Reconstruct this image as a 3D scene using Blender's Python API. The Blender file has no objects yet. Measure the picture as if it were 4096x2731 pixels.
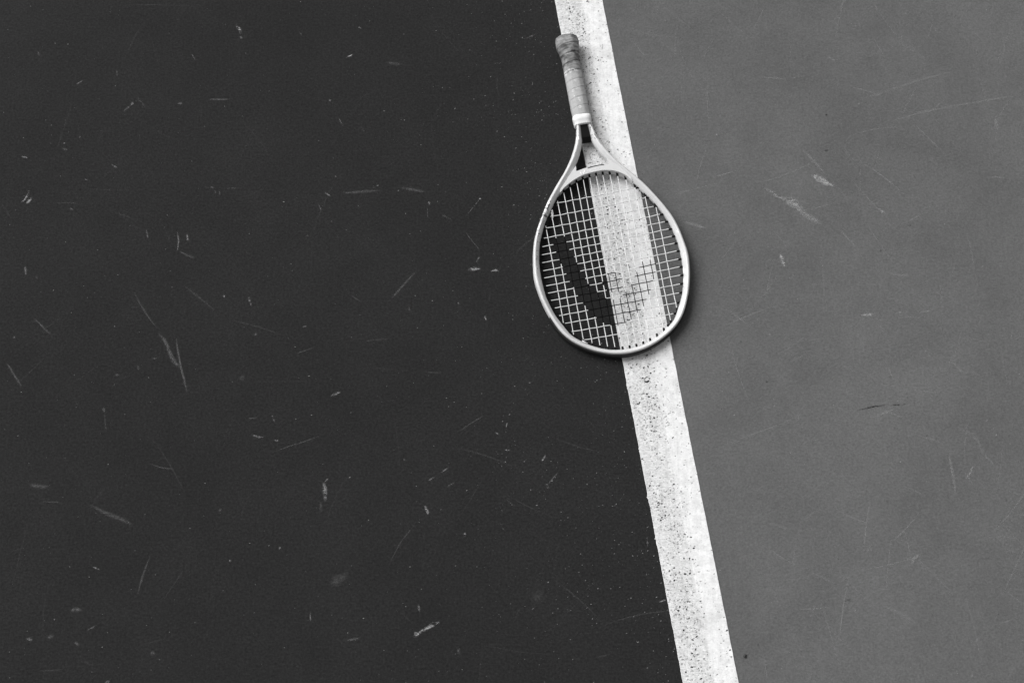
import bpy, bmesh, math, random
from mathutils import Vector, Matrix, noise
random.seed(7)
S = bpy.context.scene
COL = S.collection

# ------------------------------------------------------------------ camera, sky, sun, exposure
TILT = math.radians(14.803)
DIST = 2.0
cam_d = bpy.data.cameras.new('camera')
cam_d.sensor_width = 36.0
cam_d.lens = 40.0
cam_d.shift_y = 0.0004
cam_d.clip_start = 0.05
cam_d.clip_end = 500.0
cam = bpy.data.objects.new('camera', cam_d)
cam.location = (0, -DIST*math.sin(TILT), DIST*math.cos(TILT))
cam.rotation_euler = (TILT, 0, 0)
COL.objects.link(cam)
S.camera = cam

SUN_DIR = Vector((-0.68, 0.48, 0.80)).normalized()
elev = math.asin(SUN_DIR.z)
azim = math.atan2(SUN_DIR.x, SUN_DIR.y)
W = bpy.data.worlds.new('World')
S.world = W
W.use_nodes = True
wn, wl = W.node_tree.nodes, W.node_tree.links
wn.clear()
sky = wn.new('ShaderNodeTexSky')
sky.sky_type = 'NISHITA'
sky.sun_disc = False
sky.sun_elevation = elev
sky.sun_rotation = azim
sky.air_density = 1.0
sky.dust_density = 4.0
bw = wn.new('ShaderNodeRGBToBW')           # the photograph is black and white
bg = wn.new('ShaderNodeBackground')
bg.inputs['Strength'].default_value = 0.11
wo = wn.new('ShaderNodeOutputWorld')
wl.new(sky.outputs[0], bw.inputs[0])
wl.new(bw.outputs[0], bg.inputs['Color'])
wl.new(bg.outputs[0], wo.inputs['Surface'])

sd = bpy.data.lights.new('sun', 'SUN')
sd.energy = 2.0
sd.angle = math.radians(38)
sd.color = (1, 1, 1)
so = bpy.data.objects.new('sun', sd)
so.rotation_euler = SUN_DIR.to_track_quat('Z', 'Y').to_euler()
so.location = SUN_DIR*5
COL.objects.link(so)

S.view_settings.view_transform = 'Standard'
S.view_settings.look = 'None'
S.view_settings.exposure = 0.38
S.view_settings.gamma = 1.0
S.view_settings.use_curve_mapping = False

# ------------------------------------------------------------------ helpers
def tag(o, label=None, cat=None, group=None, kind=None):
    if label: o['label'] = label
    if cat: o['category'] = cat
    if group: o['group'] = group
    if kind: o['kind'] = kind
    return o

def mesh_obj(name, verts, faces, mats, parent=None, smooth=True, mat_idx=None):
    me = bpy.data.meshes.new(name)
    me.from_pydata([tuple(v) for v in verts], [], faces)
    for m in (mats if isinstance(mats, (list, tuple)) else [mats]):
        me.materials.append(m)
    if mat_idx:
        me.polygons.foreach_set('material_index', mat_idx)
    if smooth:
        me.polygons.foreach_set('use_smooth', [True]*len(me.polygons))
    me.update()
    o = bpy.data.objects.new(name, me)
    COL.objects.link(o)
    if parent: o.parent = parent
    return o

def bm_obj(name, bm, mats, parent=None, smooth=True):
    bmesh.ops.recalc_face_normals(bm, faces=bm.faces)
    me = bpy.data.meshes.new(name)
    bm.to_mesh(me); bm.free()
    for m in (mats if isinstance(mats, (list, tuple)) else [mats]):
        me.materials.append(m)
    if smooth:
        me.polygons.foreach_set('use_smooth', [True]*len(me.polygons))
    o = bpy.data.objects.new(name, me)
    COL.objects.link(o)
    if parent: o.parent = parent
    return o

def spline(pts, n):
    """Catmull-Rom (centripetal-ish) through 2-D points, n samples per span."""
    P = [Vector(p) for p in pts]
    P = [P[0]*2-P[1]] + P + [P[-1]*2-P[-2]]
    out = []
    for i in range(1, len(P)-2):
        for k in range(n):
            t = k/n
            a, b, c, d = P[i-1], P[i], P[i+1], P[i+2]
            out.append(0.5*((2*b)+(c-a)*t+(2*a-5*b+4*c-d)*t*t+(3*b-a-3*c+d)*t**3))
    out.append(P[-2])
    return out

def inside(p, poly):
    x, y = p[0], p[1]
    c = False
    j = len(poly)-1
    for i in range(len(poly)):
        xi, yi = poly[i]; xj, yj = poly[j]
        if (yi > y) != (yj > y) and x < (xj-xi)*(y-yi)/(yj-yi)+xi:
            c = not c
        j = i
    return c

# pixel of the photograph (4096 x 2731) -> point of the court at height z
FPX = 40/36*4096
def ground(px, py, z=0.0):
    x = (px-2048)/FPX; y = -(py-1365.5)/FPX
    c, s = math.cos(TILT), math.sin(TILT)
    d = Vector((x, y*c+s, y*s-c))
    k = (z-cam.location.z)/d.z
    return Vector(cam.location)+d*k

# ------------------------------------------------------------------ materials
def new_mat(name):
    m = bpy.data.materials.new(name)
    m.use_nodes = True
    nt = m.node_tree
    b = nt.nodes['Principled BSDF']
    return m, nt, b

def N(nt, t, **kw):
    n = nt.nodes.new(t)
    for k, v in kw.items():
        if k.startswith('i_'):
            n.inputs[k[2:].replace('_', ' ')].default_value = v
        else:
            setattr(n, k, v)
    return n

def noise_node(nt, coord, scale, detail=3.0, rough=0.6, dist=0.0, vscale=None, rot=None):
    n = N(nt, 'ShaderNodeTexNoise')
    n.inputs['Scale'].default_value = scale
    n.inputs['Detail'].default_value = detail
    n.inputs['Roughness'].default_value = rough
    n.inputs['Distortion'].default_value = dist
    if vscale or rot:
        mp = N(nt, 'ShaderNodeMapping')
        if vscale: mp.inputs['Scale'].default_value = vscale
        if rot: mp.inputs['Rotation'].default_value = rot
        nt.links.new(coord, mp.inputs['Vector'])
        coord = mp.outputs['Vector']
    nt.links.new(coord, n.inputs['Vector'])
    return n.outputs['Fac']

def remap(nt, val, a, b, c, d):
    n = N(nt, 'ShaderNodeMapRange')
    n.inputs['From Min'].default_value = a; n.inputs['From Max'].default_value = b
    n.inputs['To Min'].default_value = c; n.inputs['To Max'].default_value = d
    nt.links.new(val, n.inputs['Value'])
    return n.outputs['Result']

def math_n(nt, op, a, b):
    n = N(nt, 'ShaderNodeMath', operation=op)
    for i, v in enumerate((a, b)):
        if isinstance(v, (int, float)): n.inputs[i].default_value = v
        else: nt.links.new(v, n.inputs[i])
    return n.outputs[0]

def grey(nt, val):
    n = N(nt, 'ShaderNodeCombineColor')
    for i in range(3): nt.links.new(val, n.inputs[i])
    return n.outputs[0]

def simple(name, g, rough=0.5, spec=0.5, var=0.0, vs=200.0, metallic=0.0, coat=0.0):
    m, nt, b = new_mat(name)
    b.inputs['Base Color'].default_value = (g, g, g, 1)
    b.inputs['Roughness'].default_value = rough
    b.inputs['Specular IOR Level'].default_value = spec
    b.inputs['Metallic'].default_value = metallic
    b.inputs['Coat Weight'].default_value = coat
    if var:
        tc = N(nt, 'ShaderNodeTexCoord')
        f = noise_node(nt, tc.outputs['Object'], vs, 4)
        v = remap(nt, f, 0.25, 0.75, g*(1-var), g*(1+var))
        nt.links.new(grey(nt, v), b.inputs['Base Color'])
    return m

def court_mat(name, g, grain, streak):
    m, nt, b = new_mat(name)
    co = N(nt, 'ShaderNodeTexCoord').outputs['Object']
    fine = noise_node(nt, co, 260.0, 3.0, 0.75)
    mid = noise_node(nt, co, 90.0, 4.0, 0.65)
    slant = noise_node(nt, co, 150.0, 3.0, 0.6, 0.0, (1.0, 5.0, 1.0), (0, 0, math.radians(-28)))
    big = noise_node(nt, co, 2.3, 4.0, 0.6)
    dust = noise_node(nt, co, 9.0, 5.0, 0.7, 0.6)
    v = math_n(nt, 'MULTIPLY', remap(nt, fine, 0.3, 0.7, 1-grain, 1+grain), g)
    v = math_n(nt, 'MULTIPLY', v, remap(nt, mid, 0.3, 0.7, 0.93, 1.07))
    v = math_n(nt, 'MULTIPLY', v, remap(nt, slant, 0.3, 0.7, 1-streak, 1+streak))
    v = math_n(nt, 'MULTIPLY', v, remap(nt, big, 0.3, 0.7, 0.92, 1.08))
    v = math_n(nt, 'MULTIPLY', v, remap(nt, dust, 0.35, 0.75, 0.95, 1.12))
    nt.links.new(grey(nt, v), b.inputs['Base Color'])
    b.inputs['Roughness'].default_value = 0.85
    b.inputs['Specular IOR Level'].default_value = 0.12
    hb = math_n(nt, 'ADD', fine, math_n(nt, 'MULTIPLY', slant, 0.5))
    bp = N(nt, 'ShaderNodeBump')
    bp.inputs['Strength'].default_value = 0.6
    bp.inputs['Distance'].default_value = 0.0012
    nt.links.new(hb, bp.inputs['Height'])
    nt.links.new(bp.outputs['Normal'], b.inputs['Normal'])
    return m

M_DARK = court_mat('court_dark_acrylic', 0.0184, 0.42, 0.16)
M_MID = court_mat('court_grey_acrylic', 0.107, 0.20, 0.10)

def scuff_mat(name, g):
    """rubbed-off transfer lying on the court: opacity from the mesh attribute broken up by grain"""
    m, nt, b = new_mat(name)
    at = N(nt, 'ShaderNodeAttribute', attribute_name='wear')
    pa = N(nt, 'ShaderNodeAttribute', attribute_name='patch')
    co = N(nt, 'ShaderNodeTexCoord').outputs['Object']
    fine = noise_node(nt, co, 330.0, 3.0, 0.7)
    mid = noise_node(nt, co, 120.0, 4.0, 0.7, 0.3, (1.0, 2.2, 1.0), (0, 0, math.radians(-25)))
    g1 = remap(nt, fine, 0.38, 0.62, 0.25, 1.25)
    hard = remap(nt, mid, 0.42, 0.58, 0.0, 1.35)
    mix = N(nt, 'ShaderNodeMix', data_type='FLOAT')
    nt.links.new(pa.outputs['Fac'], mix.inputs['Factor'])
    nt.links.new(g1, mix.inputs['A'])
    nt.links.new(hard, mix.inputs['B'])
    a = math_n(nt, 'MULTIPLY', at.outputs['Fac'], mix.outputs['Result'])
    cl = N(nt, 'ShaderNodeClamp')
    nt.links.new(a, cl.inputs['Value'])
    nt.links.new(cl.outputs[0], b.inputs['Alpha'])
    b.inputs['Base Color'].default_value = (g, g, g, 1)
    b.inputs['Roughness'].default_value = 0.9
    b.inputs['Specular IOR Level'].default_value = 0.1
    return m
M_CHALK = scuff_mat('chalky_scuff', 0.36)
M_RUBBER = scuff_mat('black_rubber_mark', 0.012)
M_FLECK = simple('pale_fleck', 0.27, 0.9, 0.1)
M_PIT = simple('worn_through_pit', 0.03, 0.9, 0.1, 0.4, 300)
M_PIT2 = simple('shallow_worn_pit', 0.30, 0.9, 0.1, 0.4, 300)

M_FRAME = simple('silver_frame_lacquer', 0.57, 0.38, 0.5, 0.06, 60, 0.0, 0.2)
M_PRINT_W = simple('white_print', 0.86, 0.4, 0.5)
M_PRINT_D = simple('dark_print', 0.10, 0.4, 0.5)
M_PRINT_G = simple('grey_print', 0.28, 0.4, 0.5)
M_BRIDGE = simple('silver_bridge_lacquer', 0.60, 0.45, 0.5, 0.04, 80)
M_BLACK = simple('black_plastic', 0.007, 0.6, 0.08)
M_BUMPER = simple('black_bumper_plastic', 0.020, 0.5, 0.2, 0.3, 120)
M_STRING = simple('white_nylon_string', 0.66, 0.4, 0.4, 0.04, 300)
M_INK = simple('black_stencil_ink', 0.004, 0.8, 0.02)
M_COLLAR = simple('white_rubber_collar', 0.84, 0.5, 0.3)
M_CAPM = simple('grey_butt_cap', 0.20, 0.7, 0.2, 0.3, 150)

def grip_mat(name, g, dirt):
    m, nt, b = new_mat(name)
    co = N(nt, 'ShaderNodeTexCoord').outputs['Object']
    sx = N(nt, 'ShaderNodeSeparateXYZ')
    nt.links.new(co, sx.inputs[0])
    smear = noise_node(nt, co, 60.0, 4.0, 0.6, 0.3, (1.0, 4.0, 1.0))
    blot = noise_node(nt, co, 45.0, 4.0, 0.6, 0.5)
    fine = noise_node(nt, co, 500.0, 2.0, 0.6)
    # hand sweat has soiled the end of the grip (towards the butt) far more
    soil = remap(nt, sx.outputs['Y'], 0.055, 0.078, 1.0, 0.16)
    d = math_n(nt, 'MULTIPLY', soil, remap(nt, math_n(nt, 'ADD', smear, blot), 0.72, 1.22, 0.12, dirt))
    base = math_n(nt, 'MULTIPLY', remap(nt, fine, 0.3, 0.7, 0.92, 1.08), g)
    v = math_n(nt, 'MULTIPLY', base, math_n(nt, 'SUBTRACT', 1.0, d))
    nt.links.new(grey(nt, v), b.inputs['Base Color'])
    b.inputs['Roughness'].default_value = 0.65
    b.inputs['Specular IOR Level'].default_value = 0.25
    bp = N(nt, 'ShaderNodeBump')
    bp.inputs['Strength'].default_value = 0.25
    bp.inputs['Distance'].default_value = 0.0006
    nt.links.new(math_n(nt, 'ADD', fine, smear), bp.inputs['Height'])
    nt.links.new(bp.outputs['Normal'], b.inputs['Normal'])
    return m
M_GRIP = grip_mat('grey_grip_tape', 0.40, 0.85)
M_GRIP_PRINT = simple('pale_grip_print', 0.58, 0.6, 0.25)
M_GRIP_SOFT = simple('faint_grip_print', 0.48, 0.6, 0.25)

# ------------------------------------------------------------------ the court
LA, LB = ground(2219, 0), ground(2732, 2731)          # left edge of the painted line
RA, RB = ground(2410, 0), ground(2955.9, 2731)        # right edge
ld = ((LB-LA)+(RB-RA)).normalized()
lnx = Vector((-ld.y, ld.x, 0))                         # towards +x side
if lnx.x < 0: lnx = -lnx
mid0 = ((LA+RA)/2+(LB+RB)/2)/2
LW = ((RA-LA).dot(lnx)+(RB-LB).dot(lnx))/2
def line_mat():
    m, nt, b = new_mat('white_line_paint')
    co = N(nt, 'ShaderNodeTexCoord').outputs['Object']
    fine = noise_node(nt, co, 420.0, 3.0, 0.7)
    mid = noise_node(nt, co, 75.0, 5.0, 0.65, 0.4)
    slant = noise_node(nt, co, 150.0, 3.0, 0.6, 0.0, (1.0, 5.0, 1.0), (0, 0, math.radians(-25)))
    big = noise_node(nt, co, 7.0, 4.0, 0.6)
    v = remap(nt, fine, 0.3, 0.7, 0.75, 0.89)
    v = math_n(nt, 'MULTIPLY', v, remap(nt, mid, 0.35, 0.58, 0.84, 1.0))
    v = math_n(nt, 'MULTIPLY', v, remap(nt, slant, 0.3, 0.6, 0.90, 1.0))
    v = math_n(nt, 'MULTIPLY', v, remap(nt, big, 0.3, 0.7, 0.95, 1.02))
    # roller streaks along the line
    along = noise_node(nt, co, 140.0, 3.0, 0.6, 0.0, (1.0, 0.03, 1.0), (0, 0, -math.atan2(0.1969, 1.249)*-1))
    v = math_n(nt, 'MULTIPLY', v, remap(nt, along, 0.35, 0.55, 0.93, 1.0))
    vd = N(nt, 'ShaderNodeVectorMath', operation='DOT_PRODUCT')
    nt.links.new(co, vd.inputs[0])
    vd.inputs[1].default_value = (lnx.x, lnx.y, 0)
    acr = math_n(nt, 'DIVIDE', math_n(nt, 'SUBTRACT', vd.outputs['Value'], mid0.dot(lnx)), LW)      # -0.5 left edge .. 0.5 right edge
    left = remap(nt, acr, 0.02, 0.14, 1.0, 0.0)                     # the left part is rubbed by shoes
    rub = noise_node(nt, co, 210.0, 4.0, 0.75, 0.5, (1.0, 2.6, 1.0), (0, 0, math.radians(-24)))
    v = math_n(nt, 'MULTIPLY', v, math_n(nt, 'SUBTRACT', 1.0, math_n(nt, 'MULTIPLY', left, remap(nt, rub, 0.40, 0.68, 0.0, 0.38))))
    ridge = math_n(nt, 'ABSOLUTE', math_n(nt, 'SUBTRACT', acr, 0.085), 0.0)
    v = math_n(nt, 'MULTIPLY', v, remap(nt, ridge, 0.0, 0.03, 1.07, 1.0))
    wornp = noise_node(nt, co, 26.0, 5.0, 0.7, 0.8)
    v = math_n(nt, 'MULTIPLY', v, remap(nt, wornp, 0.52, 0.75, 1.0, 0.80))
    nt.links.new(grey(nt, v), b.inputs['Base Color'])
    b.inputs['Roughness'].default_value = 0.75
    b.inputs['Specular IOR Level'].default_value = 0.25
    bp = N(nt, 'ShaderNodeBump')
    bp.inputs['Strength'].default_value = 0.4
    bp.inputs['Distance'].default_value = 0.0006
    nt.links.new(math_n(nt, 'ADD', fine, mid), bp.inputs['Height'])
    nt.links.new(bp.outputs['Normal'], b.inputs['Normal'])
    return m
M_LINE = line_mat()

def line_pt(s, t, z):
    return mid0+ld*s+lnx*t+Vector((0, 0, z))

FAR = 40.0
court = mesh_obj('court_floor', [line_pt(-FAR, 0, 0), line_pt(FAR, 0, 0), line_pt(FAR, -FAR, 0), line_pt(-FAR, -FAR, 0)],
                 [(0, 3, 2, 1)] if (line_pt(FAR, 0, 0)-line_pt(-FAR, 0, 0)).cross(-lnx).z < 0 else [(0, 1, 2, 3)], M_DARK, smooth=False)
tag(court, 'dark worn acrylic tennis court surface left of the white line', kind='structure')
surround = mesh_obj('court_surround', [line_pt(-FAR, 0, 0), line_pt(FAR, 0, 0), line_pt(FAR, FAR, 0), line_pt(-FAR, FAR, 0)],
                    [(0, 3, 2, 1)] if (line_pt(FAR, 0, 0)-line_pt(-FAR, 0, 0)).cross(lnx).z < 0 else [(0, 1, 2, 3)], M_MID, smooth=False)
tag(surround, 'mid grey scuffed acrylic surface right of the white line', kind='structure')

# the painted line: a thin coat with a ragged edge
LT = 0.0012
vs, fs = [], []
stations = [-20.0, -5.0, -1.2]+[-1.0+i*0.0015 for i in range(int(2.0/0.0015))]+[1.2, 5.0, 20.0]
for s in stations:
    n1 = noise.noise(Vector((s*60, 1.7, 0)))*0.0005+noise.noise(Vector((s*330, 4.1, 0)))*0.0004
    spike = noise.noise(Vector((s*45, 9.3, 0)))
    spl = max(0.0, spike-0.38)*0.022*abs(noise.noise(Vector((s*500, 2.2, 0))))
    n2 = noise.noise(Vector((s*40, 7.7, 0)))*0.0005+noise.noise(Vector((s*260, 3.3, 0)))*0.0002
    h = LW/2
    for t, z in ((-h-n1-spl, 0.0001), (-h-n1-spl+0.0006, LT), (0, LT), (h+n2-0.0006, LT), (h+n2, 0.0001)):
        vs.append(line_pt(s, t, z))
for i in range(len(stations)-1):
    for k in range(4):
        a = i*5+k
        fs.append((a, a+5, a+6, a+1))
line = mesh_obj('boundary_line', vs, fs, M_LINE, smooth=False)
tag(line, 'broad white painted line with dark worn pits', kind='structure')

def flat_blobs(items, z):
    """irregular little flat polygons: (center, length, width, angle)"""
    v, f = [], []
    for c, l, w, a in items:
        n = random.choice((5, 6, 7))
        i0 = len(v)
        for k in range(n):
            th = 2*math.pi*k/n
            r = random.uniform(0.65, 1.15)
            x, y = math.cos(th)*l/2*r, math.sin(th)*w/2*r
            v.append(Vector((c.x+x*math.cos(a)-y*math.sin(a), c.y+x*math.sin(a)+y*math.cos(a), z)))
        f.append(tuple(range(i0, i0+n)))
    return v, f

def pits(n, smin, smax, dens):
    out = []
    while len(out) < n:
        s = random.uniform(-0.95, 0.95); t = random.random()
        # worn mostly along the middle-left of the line, in clumps
        w = dens(t)*(0.35+1.3*max(0.0, noise.noise(Vector((s*14, t*3.0, 5.5)))+0.35))
        if random.random() > w: continue
        size = smin*(smax/smin)**(random.random()**2.2)
        el = random.uniform(1.0, 2.4)
        out.append((line_pt(s, (t-0.5)*LW*0.985, 0), size*math.sqrt(el), size/math.sqrt(el), math.radians(random.gauss(28, 22))))
    return out
def dens_a(t): return math.exp(-((t-0.34)/0.21)**2)+0.05
def dens_b(t): return 0.75*math.exp(-((t-0.25)/0.24)**2)+0.18
v, f = flat_blobs(pits(1900, 0.0006, 0.0040, dens_a), LT+0.00025)
tag(mesh_obj('worn_pits', v, f, M_PIT, line, smooth=False), 'dark specks where the white paint is worn through', kind='stuff')
v, f = flat_blobs(pits(7000, 0.0006, 0.0036, dens_b), LT+0.00015)
tag(mesh_obj('shallow_pits', v, f, M_PIT2, line, smooth=False), 'faint grey specks of thin white paint', kind='stuff')

# one larger chipped patch in the line, just below the racket head
def poly_flat(name, pts, z, mat, parent):
    vv = [Vector((p.x, p.y, z)) for p in (ground(*q) for q in pts)]
    return mesh_obj(name, vv, [tuple(range(len(vv)))[::-1]], mat, parent, smooth=False)
k = 300/2352
def z3c(p): return (2480+p[0]*k, 1350+p[1]*k)
for nm, pts in (('paint_chip', [(755, 1365), (780, 1330), (790, 1355), (830, 1355), (895, 1325), (935, 1350), (900, 1375), (855, 1410), (770, 1390)]),
                ('paint_chip', [(800, 1230), (820, 1215), (880, 1225), (860, 1242), (820, 1245), (800, 1280)]),
                ('paint_chip', [(890, 1270), (945, 1265), (925, 1310), (910, 1290)]),
                ('paint_chip', [(710, 940), (730, 915), (775, 905), (765, 930), (725, 965)]),
                ('paint_chip', [(850, 870), (885, 860), (900, 950), (880, 940), (860, 920)]),
                ('paint_chip', [(1015, 770), (1045, 745), (1040, 780), (1020, 790)]),
                ('paint_chip', [(945, 365), (965, 350), (985, 405), (965, 415)]),
                ('paint_chip', [(1100, 1490), (1140, 1460), (1160, 1475), (1140, 1495), (1110, 1500)])):
    poly_flat(nm, [z3c(p) for p in pts], LT+0.00035, M_PIT, line)

# pale flecks on the court: dense beside the line, sparse elsewhere
fl = []
for i in range(1500):
    s = random.uniform(-1.0, 1.0)
    d = abs(random.gauss(0, 0.16))+0.003
    if noise.noise(Vector((s*6, d*10, 2.5))) < -0.15: continue
    sz = 0.0005*(3.2**(random.random()**2))
    fl.append((line_pt(s, -LW/2-d, 0), sz*random.uniform(1.2, 2.4), sz*0.8, math.radians(random.gauss(25, 20))))
for i in range(700):
    p = ground(random.uniform(0, 2500), random.uniform(0, 2731))
    if (p-mid0).dot(lnx) > -LW/2-0.004: continue
    sz = 0.0004*(3.8**(random.random()**2.8))
    fl.append((p, sz*random.uniform(1.2, 2.6), sz*0.8, math.radians(random.gauss(15, 25))))
v, f = flat_blobs(fl, 0.0003)
tag(mesh_obj('pale_flecks', v, f, M_FLECK, court, smooth=False), 'tiny pale specks of grit on the dark court', kind='stuff')
fl, fd = [], []
for i in range(330):
    p = ground(random.uniform(2450, 4096), random.uniform(0, 2731))
    if (p-mid0).dot(lnx) < LW/2+0.004: continue
    sz = 0.0006*(2.6**(random.random()**2.2))
    (fl if i % 4 else fd).append((p, sz*random.uniform(1.2, 2.4), sz*0.8, math.radians(random.gauss(30, 25))))
v, f = flat_blobs(fl, 0.0003)
tag(mesh_obj('pale_flecks', v, f, M_FLECK, surround, smooth=False), 'tiny pale specks of grit on the grey surface', kind='stuff')
v, f = flat_blobs(fd, 0.0003)
tag(mesh_obj('dark_flecks', v, f, M_PIT, surround, smooth=False), 'tiny dark specks on the grey surface', kind='stuff')

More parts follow.
